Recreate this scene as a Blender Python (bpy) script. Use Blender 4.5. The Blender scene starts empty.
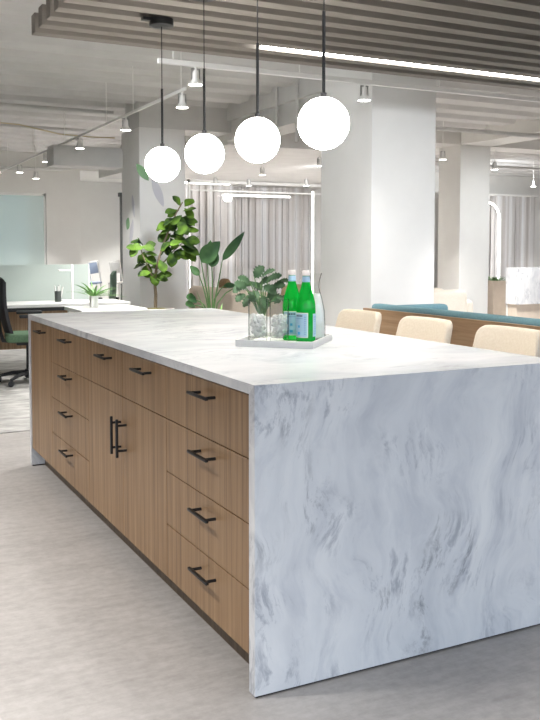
import bpy, bmesh, math, random
from math import pi, sin, cos, radians as R
from mathutils import Vector, Matrix, noise

# ------------------------------------------------------------ camera, world, exposure
S = bpy.context.scene
COL = S.collection
F_PX, YAW, PITCH, CY = 872.1, 0.4706, 0.0613, 303.57
cam_d = bpy.data.cameras.new('camera')
cam = bpy.data.objects.new('camera', cam_d)
COL.objects.link(cam)
cam.location = (-1.0694, -2.1983, 1.2958)
cam.rotation_euler = (pi/2 - PITCH, 0, -YAW)
cam_d.sensor_fit = 'VERTICAL'
cam_d.sensor_height = 24
cam_d.lens = F_PX*24/720
cam_d.shift_y = -(360 - CY)/720
cam_d.clip_start = 0.05
S.camera = cam

world = bpy.data.worlds.new('daylight')
S.world = world
world.use_nodes = True
wn = world.node_tree.nodes
bg = wn['Background']
bg.inputs['Color'].default_value = (0.70, 0.83, 1.0, 1)
bg.inputs['Strength'].default_value = 1.45

S.view_settings.view_transform = 'Standard'
S.view_settings.look = 'None'
S.view_settings.gamma = 1
S.view_settings.exposure = 0.45
S.view_settings.use_curve_mapping = False
S.cycles.use_denoising = True
S.cycles.max_bounces = 10
S.cycles.diffuse_bounces = 6
S.cycles.transmission_bounces = 10
S.cycles.transparent_max_bounces = 32
S.cycles.caustics_reflective = False
S.cycles.caustics_refractive = False
S.cycles.sample_clamp_indirect = 6

GLOBE_E, LINE_E, HEAD_E, HEAD_W = 22.0, 20.0, 14.0, 210.0

# ------------------------------------------------------------ materials
def srgb(r, g, b):
    f = lambda c: ((c/255)/12.92 if c/255 <= .04045 else (((c/255)+.055)/1.055)**2.4)
    return (f(r), f(g), f(b), 1)

def mat(name, col, rough=.5, metal=0, **kw):
    m = bpy.data.materials.new(name)
    m.use_nodes = True
    p = m.node_tree.nodes['Principled BSDF']
    p.inputs['Base Color'].default_value = col
    p.inputs['Roughness'].default_value = rough
    p.inputs['Metallic'].default_value = metal
    for k, v in kw.items():
        p.inputs[k.replace('_', ' ')].default_value = v
    return m

def nd(m, t, **kw):
    n = m.node_tree.nodes.new(t)
    for k, v in kw.items():
        if hasattr(n, k):
            setattr(n, k, v)
        else:
            n.inputs[k.replace('_', ' ')].default_value = v
    return n

def ln(m, a, b):
    m.node_tree.links.new(a, b)

def ramp(m, fac, stops):
    r = nd(m, 'ShaderNodeValToRGB')
    el = r.color_ramp.elements
    while len(el) < len(stops):
        el.new(.5)
    for e, (p, c) in zip(el, stops):
        e.position = p
        e.color = c
    ln(m, fac, r.inputs['Fac'])
    return r.outputs['Color']

def coords(m, scale=(1, 1, 1), rot=(0, 0, 0)):
    tc = nd(m, 'ShaderNodeTexCoord')
    mp = nd(m, 'ShaderNodeMapping')
    mp.inputs['Scale'].default_value = scale
    mp.inputs['Rotation'].default_value = rot
    ln(m, tc.outputs['Object'], mp.inputs['Vector'])
    return mp.outputs['Vector']

def noise_tex(m, vec, scale, detail=4, rough=.55, dist=0):
    n = nd(m, 'ShaderNodeTexNoise')
    n.inputs['Scale'].default_value = scale
    n.inputs['Detail'].default_value = detail
    n.inputs['Roughness'].default_value = rough
    n.inputs['Distortion'].default_value = dist
    ln(m, vec, n.inputs['Vector'])
    return n.outputs['Fac']

def mixc(m, fac, a, b, mode='MIX'):
    n = nd(m, 'ShaderNodeMix', data_type='RGBA', blend_type=mode)
    if isinstance(fac, (int, float)):
        n.inputs[0].default_value = fac
    else:
        ln(m, fac, n.inputs[0])
    for s, i in ((a, 6), (b, 7)):
        if isinstance(s, tuple):
            n.inputs[i].default_value = s
        else:
            ln(m, s, n.inputs[i])
    return n.outputs[2]

def math_n(m, op, a, b=None, clamp=False):
    n = nd(m, 'ShaderNodeMath', operation=op, use_clamp=clamp)
    for s, i in ((a, 0), (b, 1)):
        if s is None:
            continue
        if isinstance(s, (int, float)):
            n.inputs[i].default_value = s
        else:
            ln(m, s, n.inputs[i])
    return n.outputs[0]

def base(m, out):
    ln(m, out, m.node_tree.nodes['Principled BSDF'].inputs['Base Color'])

def bump(m, h, strength=.2, dist=.01):
    b = nd(m, 'ShaderNodeBump')
    b.inputs['Strength'].default_value = strength
    b.inputs['Distance'].default_value = dist
    ln(m, h, b.inputs['Height'])
    ln(m, b.outputs['Normal'], m.node_tree.nodes['Principled BSDF'].inputs['Normal'])

def noisy(name, c1, c2, scale, rough=.6, aniso=(1, 1, 1), detail=4, lo=.3, hi=.7, bmp=0, dist=0, **kw):
    m = mat(name, c1, rough, **kw)
    f = noise_tex(m, coords(m, aniso), scale, detail, .6, dist)
    base(m, ramp(m, f, [(lo, c1), (hi, c2)]))
    if bmp:
        bump(m, f, bmp)
    return m

def emit(name, col, strength):
    m = bpy.data.materials.new(name)
    m.use_nodes = True
    p = m.node_tree.nodes['Principled BSDF']
    p.inputs['Base Color'].default_value = (.9, .9, .9, 1)
    p.inputs['Emission Color'].default_value = col
    p.inputs['Emission Strength'].default_value = strength
    return m

def marble(name, freq, rot, off=(0, 0, 0), k=1.0):
    """pale stone; streaks run along the axis with the low frequency"""
    m = mat(name, (.8, .8, .8, 1), .24)
    tc = nd(m, 'ShaderNodeTexCoord')
    v0 = tc.outputs['Object']
    def add(a, b, op='ADD'):
        n = nd(m, 'ShaderNodeVectorMath', operation=op)
        for q, k in ((a, 0), (b, 1)):
            if isinstance(q, tuple):
                n.inputs[k].default_value = q
            else:
                ln(m, q, n.inputs[k])
        return n.outputs[0]
    def warp_by(vec, scale, amp, detail=2):
        n = nd(m, 'ShaderNodeTexNoise')
        n.inputs['Scale'].default_value = scale
        n.inputs['Detail'].default_value = detail
        ln(m, vec, n.inputs['Vector'])
        c = add(n.outputs['Color'], (.5, .5, .5), 'SUBTRACT')
        return add(vec, add(c, (amp,)*3, 'MULTIPLY'))
    v = warp_by(add(v0, off), 1.7, .50)
    v = warp_by(v, 6.0, .07, 4)
    def st(k, extra=(0, 0, 0)):
        mp = nd(m, 'ShaderNodeMapping')
        mp.inputs['Scale'].default_value = tuple(f*k for f in freq)
        mp.inputs['Rotation'].default_value = rot
        mp.inputs['Location'].default_value = extra
        ln(m, v, mp.inputs['Vector'])
        return mp.outputs['Vector']
    def win(f, lo, hi):
        return math_n(m, 'DIVIDE', math_n(m, 'SUBTRACT', f, lo), hi-lo, True)
    mask = lambda sc, o, lo, hi: win(noise_tex(m, add(v0, o), sc, 2, .5, .4), lo, hi)
    cloud = noise_tex(m, st(.30), 1.0, 5, .62)
    c = ramp(m, cloud, [(.30, srgb(205, 207, 211)), (.5, srgb(222, 223, 225)), (.68, srgb(233, 233, 233))])
    wisp = win(noise_tex(m, st(.62, (3, 7, 1)), 1.0, 7, .62), .50, .72)
    c = mixc(m, math_n(m, 'MULTIPLY', wisp, .52*k), c, srgb(176, 180, 190))
    thin = win(noise_tex(m, st(1.25, (9, 2, 5)), 1.0, 8, .70), .53, .64)
    thin = math_n(m, 'MULTIPLY', thin, mask(3.2, (1, 5, 3), .44, .60))
    c = mixc(m, math_n(m, 'MULTIPLY', thin, .6*k), c, srgb(140, 145, 157))
    dark = win(noise_tex(m, st(.8, (5, 5, 11)), 1.0, 10, .76), .525, .63)
    dark = math_n(m, 'MULTIPLY', dark, mask(2.6, (7, 3, 9), .55, .64))
    c = mixc(m, math_n(m, 'MULTIPLY', dark, .66*k), c, srgb(100, 104, 114))
    base(m, c)
    return m

def wood(name, dark, mid, light, axis=(42, 42, .9), rough=.42):
    m = mat(name, mid, rough)
    v = coords(m, axis)
    f = noise_tex(m, v, 1.0, 5, .65, .15)
    v2 = coords(m, (axis[0]*5, axis[1]*5, axis[2]*2))
    g = noise_tex(m, v2, 1.0, 3, .6)
    h = math_n(m, 'ADD', math_n(m, 'MULTIPLY', f, .65), math_n(m, 'MULTIPLY', g, .35))
    base(m, ramp(m, h, [(.34, dark), (.5, mid), (.66, light)]))
    return m

def concrete():
    m = mat('concrete', (.5, .5, .5, 1), .48)
    f = noise_tex(m, coords(m, (1, 2.2, 1), (0, 0, R(8))), 1.3, 9, .62, .4)
    c = ramp(m, f, [(.32, srgb(150, 145, 141)), (.5, srgb(165, 160, 156)), (.68, srgb(178, 173, 169))])
    g = noise_tex(m, coords(m, (3, 14, 1), (0, 0, R(3))), 2.2, 8, .7)
    c = mixc(m, .35, c, ramp(m, g, [(.35, srgb(146, 140, 136)), (.62, srgb(188, 183, 180))]))
    sp = noise_tex(m, coords(m), 26, 5, .7)
    c = mixc(m, .16, c, ramp(m, sp, [(.4, srgb(134, 130, 126)), (.6, srgb(192, 188, 185))]))
    base(m, c)
    return m

M_ = {}
M_['marble'] = marble('marble', (15, 15, 3.6), (0, R(-20), 0))
M_['marble_top'] = marble('marble_top', (4, 13, 13), (0, 0, R(14)), (4, 2, 1), .6)
M_['oak'] = wood('oak', srgb(108, 82, 54), srgb(145, 114, 82), srgb(170, 140, 106))
M_['oak_rail'] = wood('oak_rail', srgb(150, 118, 86), srgb(171, 138, 105), srgb(186, 156, 124), (40, .9, 40))
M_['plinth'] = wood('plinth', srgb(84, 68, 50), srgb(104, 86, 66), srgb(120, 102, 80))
M_['gap'] = mat('dark_gap', srgb(52, 44, 37), .8)
M_['black'] = mat('black_metal', srgb(30, 30, 32), .42, .2)
M_['blackp'] = noisy('black_plastic', srgb(34, 35, 37), srgb(46, 47, 50), 40, .55)
M_['concrete'] = concrete()
M_['carpet'] = noisy('carpet', srgb(146, 144, 141), srgb(190, 188, 184), 5, .95, (1, 2.5, 1), 9, .36, .64)
M_['white'] = noisy('white_paint', srgb(232, 231, 229), srgb(236, 235, 233), 3, .6)
M_['wall'] = noisy('wall_paint', srgb(224, 222, 218), srgb(229, 228, 224), 2, .65)
M_['deck'] = noisy('deck_paint', srgb(206, 205, 203), srgb(216, 215, 213), 3, .75)
M_['slat'] = noisy('slat_felt', srgb(128, 122, 115), srgb(138, 132, 125), 6, .85, (.3, 4, 4))
M_['whitemetal'] = mat('white_metal', srgb(236, 235, 232), .4)
M_['steel'] = mat('steel', srgb(170, 170, 170), .3, .8)
M_['cream'] = noisy('cream_fabric', srgb(229, 214, 192), srgb(238, 225, 206), 90, .9, bmp=.1)
M_['creamy'] = noisy('pale_fabric', srgb(224, 214, 200), srgb(232, 223, 211), 80, .9)
M_['beige'] = noisy('beige_fabric', srgb(205, 190, 174), srgb(216, 202, 188), 70, .9)
M_['teal'] = noisy('teal_fabric', srgb(106, 146, 156), srgb(124, 162, 172), 90, .9, bmp=.1)
M_['green_fabric'] = noisy('green_fabric', srgb(84, 112, 84), srgb(98, 126, 98), 60, .9)
M_['darkgreen'] = noisy('grey_green_mesh', srgb(88, 108, 92), srgb(100, 120, 104), 60, .8)
M_['tan'] = noisy('tan_fabric', srgb(196, 170, 134), srgb(208, 184, 150), 60, .9)
M_['wicker'] = noisy('wicker', srgb(118, 92, 62), srgb(160, 130, 94), 60, .85)
M_['navy'] = mat('navy_fabric', srgb(62, 66, 104), .9)
M_['greyblue'] = mat('greyblue', srgb(160, 174, 198), .7)
M_['terra'] = noisy('white_ceramic', srgb(232, 230, 226), srgb(238, 236, 232), 8, .4)
M_['planter'] = noisy('planter_beige', srgb(208, 194, 178), srgb(216, 203, 188), 8, .6)
M_['soil'] = noisy('moss_soil', srgb(92, 88, 48), srgb(134, 126, 72), 30, .95)
M_['bark'] = noisy('bark', srgb(112, 98, 80), srgb(146, 130, 110), 20, .9, (4, 4, .8))
M_['stalk'] = noisy('stalk', srgb(76, 112, 62), srgb(98, 134, 78), 12, .6)
M_['fig'] = noisy('fig_leaf', srgb(30, 54, 26), srgb(96, 130, 40), 5.5, .62, Specular_IOR_Level=.25, detail=2, lo=.36, hi=.64)
M_['bop'] = noisy('paddle_leaf', srgb(30, 66, 36), srgb(74, 112, 64), 5, .55, Specular_IOR_Level=.3, detail=2)
M_['monstera'] = noisy('split_leaf', srgb(34, 60, 36), srgb(84, 110, 80), 7, .6, Specular_IOR_Level=.25, detail=2)
M_['fern'] = noisy('fern_leaf', srgb(66, 120, 50), srgb(128, 176, 92), 14, .5)
M_['lowgrass'] = noisy('grass_leaf', srgb(58, 104, 44), srgb(98, 148, 72), 14, .6)
M_['blind'] = mat('blind', srgb(214, 211, 210), .55)
_m = M_['blind']
_f = noise_tex(_m, coords(_m, (5.2, .01, .02)), 1.0, 2, .6)
base(_m, ramp(_m, _f, [(.36, srgb(190, 184, 180)), (.5, srgb(222, 219, 218)), (.64, srgb(242, 243, 245))]))
M_['globe'] = emit('globe_glow', (1, .965, .90, 1), GLOBE_E)
M_['line'] = emit('line_glow', (1, .985, .95, 1), LINE_E)
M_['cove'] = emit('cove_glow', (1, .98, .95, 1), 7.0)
M_['lens'] = emit('lens_glow', (1, .965, .90, 1), HEAD_E)
M_['tube'] = emit('tube_glow', (1, .98, .95, 1), 4.0)
M_['desklamp'] = mat('desk_lamp_white', srgb(245, 245, 243), .4)
M_['decalgreen'] = mat('decal_green', srgb(134, 176, 132), .6)
M_['decallilac'] = mat('decal_lilac', srgb(205, 204, 212), .6)
M_['label'] = mat('label_blue', srgb(176, 208, 232), .5)
M_['labelwhite'] = mat('label_white', srgb(238, 240, 242), .5)
M_['labeldark'] = mat('label_dark', srgb(58, 76, 104), .5)
M_['labelcyan'] = mat('label_cyan', srgb(84, 178, 224), .5)
M_['labelmid'] = mat('label_mid', srgb(128, 166, 204), .5)
M_['cap'] = mat('cap_white', srgb(236, 226, 222), .4)
def ice():
    m = bpy.data.materials.new('ice')
    m.use_nodes = True
    a = nd(m, 'ShaderNodeBsdfDiffuse')
    a.inputs['Color'].default_value = (.97, .97, .965, 1)
    b = nd(m, 'ShaderNodeBsdfTranslucent')
    b.inputs['Color'].default_value = (.98, .98, .975, 1)
    c = nd(m, 'ShaderNodeMixShader')
    f = noise_tex(m, coords(m), 40, 2)
    ln(m, ramp(m, f, [(.3, (.15, .15, .15, 1)), (.7, (.45, .45, .45, 1))]), c.inputs[0])
    ln(m, a.outputs[0], c.inputs[1])
    ln(m, b.outputs[0], c.inputs[2])
    t = nd(m, 'ShaderNodeBsdfTransparent')
    e = nd(m, 'ShaderNodeMixShader')
    e.inputs[0].default_value = .42
    ln(m, c.outputs[0], e.inputs[1])
    ln(m, t.outputs[0], e.inputs[2])
    ln(m, e.outputs[0], m.node_tree.nodes['Material Output'].inputs['Surface'])
    return m
M_['ice'] = ice()
M_['milk'] = mat('white_liquid', srgb(250, 250, 248), .4)
M_['cable'] = mat('yellow_cable', srgb(206, 194, 160), .6)
M_['darkframe'] = mat('dark_frame', srgb(70, 76, 74), .5)

def frosted():
    m = bpy.data.materials.new('frosted_glass')
    m.use_nodes = True
    nt = m.node_tree
    p = nt.nodes['Principled BSDF']
    p.inputs['Base Color'].default_value = srgb(225, 232, 228)
    p.inputs['Roughness'].default_value = .18
    tr = nd(m, 'ShaderNodeBsdfTranslucent')
    tr.inputs['Color'].default_value = srgb(227, 236, 231)
    tp = nd(m, 'ShaderNodeBsdfTransparent')
    tp.inputs['Color'].default_value = srgb(226, 236, 231)
    a = nd(m, 'ShaderNodeMixShader')
    a.inputs[0].default_value = .35
    ln(m, p.outputs[0], a.inputs[1])
    ln(m, tr.outputs[0], a.inputs[2])
    b = nd(m, 'ShaderNodeMixShader')
    b.inputs[0].default_value = .28
    ln(m, a.outputs[0], b.inputs[1])
    ln(m, tp.outputs[0], b.inputs[2])
    ln(m, b.outputs[0], nt.nodes['Material Output'].inputs['Surface'])
    return m
M_['frosted'] = frosted()

def pane():
    m = bpy.data.materials.new('window_glass')
    m.use_nodes = True
    nt = m.node_tree
    gl = nd(m, 'ShaderNodeBsdfGlossy')
    gl.inputs['Roughness'].default_value = .02
    tp = nd(m, 'ShaderNodeBsdfTransparent')
    tp.inputs['Color'].default_value = (.97, .965, .96, 1)
    fr = nd(m, 'ShaderNodeFresnel')
    fr.inputs['IOR'].default_value = 1.3
    b = nd(m, 'ShaderNodeMixShader')
    ln(m, fr.outputs[0], b.inputs[0])
    ln(m, tp.outputs[0], b.inputs[1])
    ln(m, gl.outputs[0], b.inputs[2])
    ln(m, b.outputs[0], nt.nodes['Material Output'].inputs['Surface'])
    return m
M_['pane'] = pane()

def thin_glass(name, tint, ior, diff=None, fac=0):
    m = bpy.data.materials.new(name)
    m.use_nodes = True
    nt = m.node_tree
    gl = nd(m, 'ShaderNodeBsdfGlossy')
    gl.inputs['Roughness'].default_value = .03
    tp = nd(m, 'ShaderNodeBsdfTransparent')
    tp.inputs['Color'].default_value = tint
    lw = nd(m, 'ShaderNodeLayerWeight')
    lw.inputs['Blend'].default_value = .5
    if not diff:
        ln(m, ramp(m, lw.outputs['Facing'], [(.52, tint), (.95, (.30, .34, .33, 1))]), tp.inputs['Color'])
    src = tp.outputs[0]
    if diff:
        df = nd(m, 'ShaderNodeBsdfTranslucent')
        df.inputs['Color'].default_value = diff
        d2 = nd(m, 'ShaderNodeBsdfDiffuse')
        d2.inputs['Color'].default_value = diff
        h = nd(m, 'ShaderNodeMixShader')
        ln(m, df.outputs[0], h.inputs[1])
        ln(m, d2.outputs[0], h.inputs[2])
        q = nd(m, 'ShaderNodeMixShader')
        q.inputs[0].default_value = fac
        ln(m, src, q.inputs[1])
        ln(m, h.outputs[0], q.inputs[2])
        src = q.outputs[0]
    f5 = math_n(m, 'ADD', math_n(m, 'MULTIPLY', math_n(m, 'POWER', lw.outputs['Facing'], 9.0), ior), .04, True)
    b = nd(m, 'ShaderNodeMixShader')
    ln(m, f5, b.inputs[0])
    ln(m, src, b.inputs[1])
    ln(m, gl.outputs[0], b.inputs[2])
    ln(m, b.outputs[0], nt.nodes['Material Output'].inputs['Surface'])
    return m
M_['glass'] = thin_glass('clear_glass', (.99, .995, .99, 1), .85)
M_['greenglass'] = thin_glass('green_glass', (.16, .86, .30, 1), .5, srgb(20, 205, 84), .5)


# ------------------------------------------------------------ mesh helpers
class MB:
    """Collects shapes, then links them as ONE mesh object."""
    def __init__(s):
        s.bm = bmesh.new()
    def _merge(s, tmp, mtx=None):
        if mtx is not None:
            bmesh.ops.transform(tmp, matrix=mtx, verts=tmp.verts)
        me = bpy.data.meshes.new('t')
        tmp.to_mesh(me)
        tmp.free()
        s.bm.from_mesh(me)
        bpy.data.meshes.remove(me)
    def box(s, lo, hi, bev=0, seg=2, mtx=None):
        t = bmesh.new()
        bmesh.ops.create_cube(t, size=1)
        c = [(a+b)/2 for a, b in zip(lo, hi)]
        d = [b-a for a, b in zip(lo, hi)]
        for v in t.verts:
            v.co = Vector([v.co[i]*d[i]+c[i] for i in range(3)])
        if bev:
            bmesh.ops.bevel(t, geom=t.edges[:], offset=bev, segments=seg, profile=.5, affect='EDGES')
        s._merge(t, mtx)
        return s
    def lathe(s, prof, n=32, c=(0, 0, 0), cap=True, mtx=None):
        """prof: (radius, z) from bottom to top."""
        t = bmesh.new()
        rings = []
        for r, z in prof:
            if r < 1e-6:
                rings.append([t.verts.new((c[0], c[1], c[2]+z))])
            else:
                rings.append([t.verts.new((c[0]+r*cos(2*pi*i/n), c[1]+r*sin(2*pi*i/n), c[2]+z)) for i in range(n)])
        for a, b in zip(rings, rings[1:]):
            for i in range(n):
                j = (i+1) % n
                if len(a) == 1 and len(b) == 1:
                    continue
                if len(a) == 1:
                    t.faces.new((a[0], b[j], b[i]))
                elif len(b) == 1:
                    t.faces.new((a[i], a[j], b[0]))
                else:
                    t.faces.new((a[i], a[j], b[j], b[i]))
        if cap:
            if len(rings[0]) > 1:
                t.faces.new(rings[0][::-1])
            if len(rings[-1]) > 1:
                t.faces.new(rings[-1])
        s._merge(t, mtx)
        return s
    def tube(s, pts, r, n=10, r2=None, closed=False):
        pts = [Vector(p) for p in pts]
        t = bmesh.new()
        rings = []
        N = len(pts)
        up = Vector((0, 0, 1))
        prev = None
        for k, p in enumerate(pts):
            d = (pts[min(k+1, N-1)]-pts[max(k-1, 0)]).normalized()
            if prev is None:
                a = d.cross(up if abs(d.z) < .95 else Vector((1, 0, 0))).normalized()
            else:
                a = (prev - d*prev.dot(d)).normalized()
            prev = a
            b = d.cross(a)
            rr = r if r2 is None else r+(r2-r)*k/(N-1)
            rings.append([t.verts.new(p+a*rr*cos(2*pi*i/n)+b*rr*sin(2*pi*i/n)) for i in range(n)])
        for a, b in zip(rings, rings[1:]):
            for i in range(n):
                t.faces.new((a[i], a[(i+1) % n], b[(i+1) % n], b[i]))
        t.faces.new(rings[0][::-1])
        t.faces.new(rings[-1])
        bmesh.ops.recalc_face_normals(t, faces=t.faces)
        s._merge(t)
        return s
    def sphere(s, c, r, sc=(1, 1, 1), u=32, v=20, mtx=None):
        t = bmesh.new()
        bmesh.ops.create_uvsphere(t, u_segments=u, v_segments=v, radius=r)
        for w in t.verts:
            w.co = Vector((w.co.x*sc[0]+c[0], w.co.y*sc[1]+c[1], w.co.z*sc[2]+c[2]))
        s._merge(t, mtx)
        return s
    def patch(s, r, a0, a1, z0, z1, n=10, c=(0, 0, 0), th=.0006):
        """a piece of a cylinder wall with thickness"""
        t = bmesh.new()
        ring = []
        for i in range(n+1):
            a = a0+(a1-a0)*i/n
            ring.append([t.verts.new((c[0]+rr*cos(a), c[1]+rr*sin(a), c[2]+z)) for rr, z in ((r, z0), (r, z1), (r+th, z1), (r+th, z0))])
        for a, b in zip(ring, ring[1:]):
            for i in range(4):
                t.faces.new((a[i], b[i], b[(i+1) % 4], a[(i+1) % 4]))
        t.faces.new(ring[0])
        t.faces.new(ring[-1][::-1])
        bmesh.ops.recalc_face_normals(t, faces=t.faces)
        s._merge(t)
        return s
    def leaf(s, b, tip, width, droop=.1, shape='obovate', nrm=None, cup=.15, notch=0, n=9):
        """a blade from point b to point tip"""
        b, tip = Vector(b), Vector(tip)
        d = tip-b
        L = d.length
        d.normalize()
        nrm = Vector(nrm or (0, 0, 1))
        side = d.cross(nrm)
        if side.length < .05:
            side = d.cross(Vector((1, 0, 0)))
        side.normalize()
        nn = side.cross(d)
        prof = {'obovate': lambda t: (sin(pi*t**1.35)**.75)*.98,
                'paddle': lambda t: (sin(pi*t**.8)**.8),
                'blade': lambda t: (1-t)**.6*min(1, t*6+.25),
                'round': lambda t: sin(pi*(t*.97+.015))**.5}[shape]
        t = bmesh.new()
        rows = []
        cols = 7
        for i in range(n+1):
            u = i/n
            w = max(prof(min(max(u, .001), .999)), .02)*width/2
            if notch and i % 2 == 1:
                w *= 1-notch
            ce = b+d*L*u - nn*droop*L*(u**2)
            row = []
            for j in range(cols):
                q = j/(cols-1)*2-1
                row.append(t.verts.new(ce+side*w*q+nn*(cup*w*abs(q)**1.5+.06*w*sin(u*9+q*3))))
            rows.append(row)
        for a, c in zip(rows, rows[1:]):
            for j in range(cols-1):
                t.faces.new((a[j], a[j+1], c[j+1], c[j]))
        r = bmesh.ops.extrude_face_region(t, geom=t.faces[:])
        for v in r['geom']:
            if isinstance(v, bmesh.types.BMVert):
                v.co -= nn*.0015
        bmesh.ops.recalc_face_normals(t, faces=t.faces)
        s._merge(t)
        return s
    def prism(s, outline, lo, hi, axis='z', mtx=None):
        t = bmesh.new()
        def P(u, v, w):
            return {'z': (u, v, w), 'y': (u, w, v), 'x': (w, u, v)}[axis]
        a = [t.verts.new(P(u, v, lo)) for u, v in outline]
        b = [t.verts.new(P(u, v, hi)) for u, v in outline]
        t.faces.new(a[::-1])
        t.faces.new(b)
        k = len(a)
        for i in range(k):
            t.faces.new((a[i], a[(i+1) % k], b[(i+1) % k], b[i]))
        bmesh.ops.recalc_face_normals(t, faces=t.faces)
        s._merge(t, mtx)
        return s
    def build(s, name, m, parent=None, smooth=True, ang=35):
        me = bpy.data.meshes.new(name)
        s.bm.to_mesh(me)
        s.bm.free()
        me.materials.append(M_[m] if isinstance(m, str) else m)
        if smooth:
            me.polygons.foreach_set('use_smooth', [True]*len(me.polygons))
            me.set_sharp_from_angle(angle=R(ang))
        o = bpy.data.objects.new(name, me)
        COL.objects.link(o)
        if parent:
            o.parent = parent
        return o

def thing(name, label, cat, loc=(0, 0, 0), rz=0, group=None):
    o = bpy.data.objects.new(name, None)
    COL.objects.link(o)
    o.empty_display_size = .1
    o.location = loc
    o.rotation_euler = (0, 0, rz)
    tag(o, label, cat, group)
    return o

def tag(o, label, cat, group=None):
    o['label'] = label
    o['category'] = cat
    if group:
        o['group'] = group
    return o

def struct(o, label=None):
    o['kind'] = 'structure'
    if label:
        o['label'] = label
    return o

def copy_tree(o, loc=None, rz=None, label=None, parent=None):
    c = o.copy()
    COL.objects.link(c)
    if parent:
        c.parent = parent
    if loc is not None:
        c.location = loc
    if rz is not None:
        c.rotation_euler = (0, 0, rz)
    if label:
        c['label'] = label
    for ch in list(o.children):
        copy_tree(ch, parent=c)
    return c

# ------------------------------------------------------------ setting
DECK = 3.20
struct(MB().box((-9, -3.6, -.12), (24, 21, 0)).build('floor', 'concrete'), 'pale grey concrete look floor')

struct(MB().box((-60, -70, -.30), (80, -3.6, -.14)).build('ground', 'gap'), 'dark ground added out of view to cut light rising to the slats')  # unseen, added so less light reaches the slat sides from outside
d = MB().box((-9, -3.4, DECK), (24, 21, DECK+.15))
for k in range(28):
    y = 3.3+k*.62
    d.prism([(y, DECK+.01), (y+.06, DECK-.055), (y+.30, DECK-.055), (y+.36, DECK+.01)], -9, 24, 'x')
struct(d.build('ceiling', 'deck'), 'white painted ribbed concrete ceiling')

struct(MB().box((-9, -3.5, 2.56), (24, -3.4, DECK+.15)).build('beam', 'deck'), 'unseen bulkhead added to keep sky light off the slats')  # out of view, put in to block sky light above the slats
struct(MB().box((-7.2, -3.5, 0), (-7, 14.7, DECK)).build('wall_left', 'wall'), 'unseen off-white side wall added to shut out sky light beyond the desks')  # added out of view against blue sky light on the cabinet side
struct(MB().box((19, -3.5, 0), (19.2, 14.7, DECK)).build('wall_right', 'wall'), 'unseen off-white side wall added to shut out sky light beyond the reception')  # matching unseen wall, added to close the other side to sky light
# far wall, with the glazed opening and the alcove
w = MB()
w.box((-9, 14.7, 0), (-.6, 14.95, DECK))
w.box((-.6, 14.7, 2.38), (2.72, 14.95, DECK))
w.box((2.72, 14.7, 0), (3.38, 14.95, DECK))
w.box((4.30, 14.7, 0), (24, 14.95, DECK))
struct(w.build('wall_back', 'wall'), 'off-white far wall')
a = MB().box((3.0, 17.6, 0), (6.2, 17.8, DECK)).box((3.13, 14.95, 0), (3.38, 17.6, DECK)).box((3.38, 14.95, 2.86), (6.2, 17.6, DECK))
struct(a.build('wall_alcove', 'wall'), 'pale wall of the recess beyond the far wall')
t = MB().tube([(-8, 14.66, 2.90), (1.2, 14.66, 2.90), (2.0, 14.62, 2.82), (3.0, 14.6, 2.84), (3.38, 14.64, 2.92)], .035)
struct(t.build('trim_1', 'deck'), 'white conduit along the top of the far wall')

win = MB().box((-.6, 14.74, 0), (2.72, 14.78, .06)).box((-.6, 14.74, 2.33), (2.72, 14.78, 2.38))
for x in (-.6, .55, 1.72, 2.68):
    win.box((x, 14.74, 0), (x+.035, 14.78, 2.38))
win = struct(win.build('window_1', 'whitemetal'), 'green tinted glass partition in the far wall')
gp = MB().box((-.58, 14.752, .05), (2.69, 14.766, 2.34)).build('pane', 'frosted', win)
dr = MB().box((4.22, 14.72, 0), (4.30, 14.86, 2.42)).box((4.18, 14.74, 2.36), (4.30, 14.84, 2.44))
struct(dr.build('door_1', 'darkframe'), 'dark slim door frame at the edge of the recess')

# dropped soffit over the blinds
s_ = MB().prism([(3.75, 8.5), (6.9, 8.5), (10.5, 14.69), (3.75, 14.69)], 2.70, DECK+.02, 'z')
struct(s_.build('ceiling_soffit', 'deck'), 'dropped smooth soffit above the vertical blinds')
struct(MB().box((3.72, 5.42, 2.74), (4.10, 8.5, DECK)).box((3.66, 5.42, 2.98), (3.74, 8.5, DECK)).build('beam', 'deck'), 'white ceiling beam running back from the big column')
struct(MB().box((2.46, 8.345, 2.83), (3.72, 8.9, DECK)).build('beam', 'deck'), 'white ceiling beam above the column with leaf decals')
struct(MB().box((1.55, 9.02, 2.38), (2.46, 9.40, 2.61)).box((1.55, 9.06, 2.61), (2.46, 9.36, 2.64)).build('beam', 'deck'), 'low white air duct joining the column with leaf decals')  # air duct, built as a plain box butted against the column
struct(MB().box((7.98, 2.6, 2.97), (8.58, 14.7, DECK)).build('beam', 'wall'), 'white beam above the far slim column')
struct(MB().box((4.10, 8.9, 2.97), (7.98, 9.4, DECK)).box((8.58, 8.9, 2.97), (16, 9.4, DECK)).build('beam', 'wall'), 'cross beam above the far slim column')

struct(MB().box((3.381, 4.51, 0), (4.10, 5.42, DECK), .004).build('column', 'white'), 'thick white column behind the teal bench')
struct(MB().box((2.46, 8.345, 0), (3.07, 9.075, 2.83), .004).build('column', 'white'), 'white column with leaf decals')
struct(MB().box((7.98, 8.9, 0), (8.58, 9.45, 2.97), .004).build('column', 'wall'), 'slim white column behind the cream loveseat')

tag(MB().box((-7, 4.10, 0), (2.95, 14.7, .006)).build('carpet', 'carpet'), 'grey mottled carpet around the desks', 'carpet')

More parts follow.
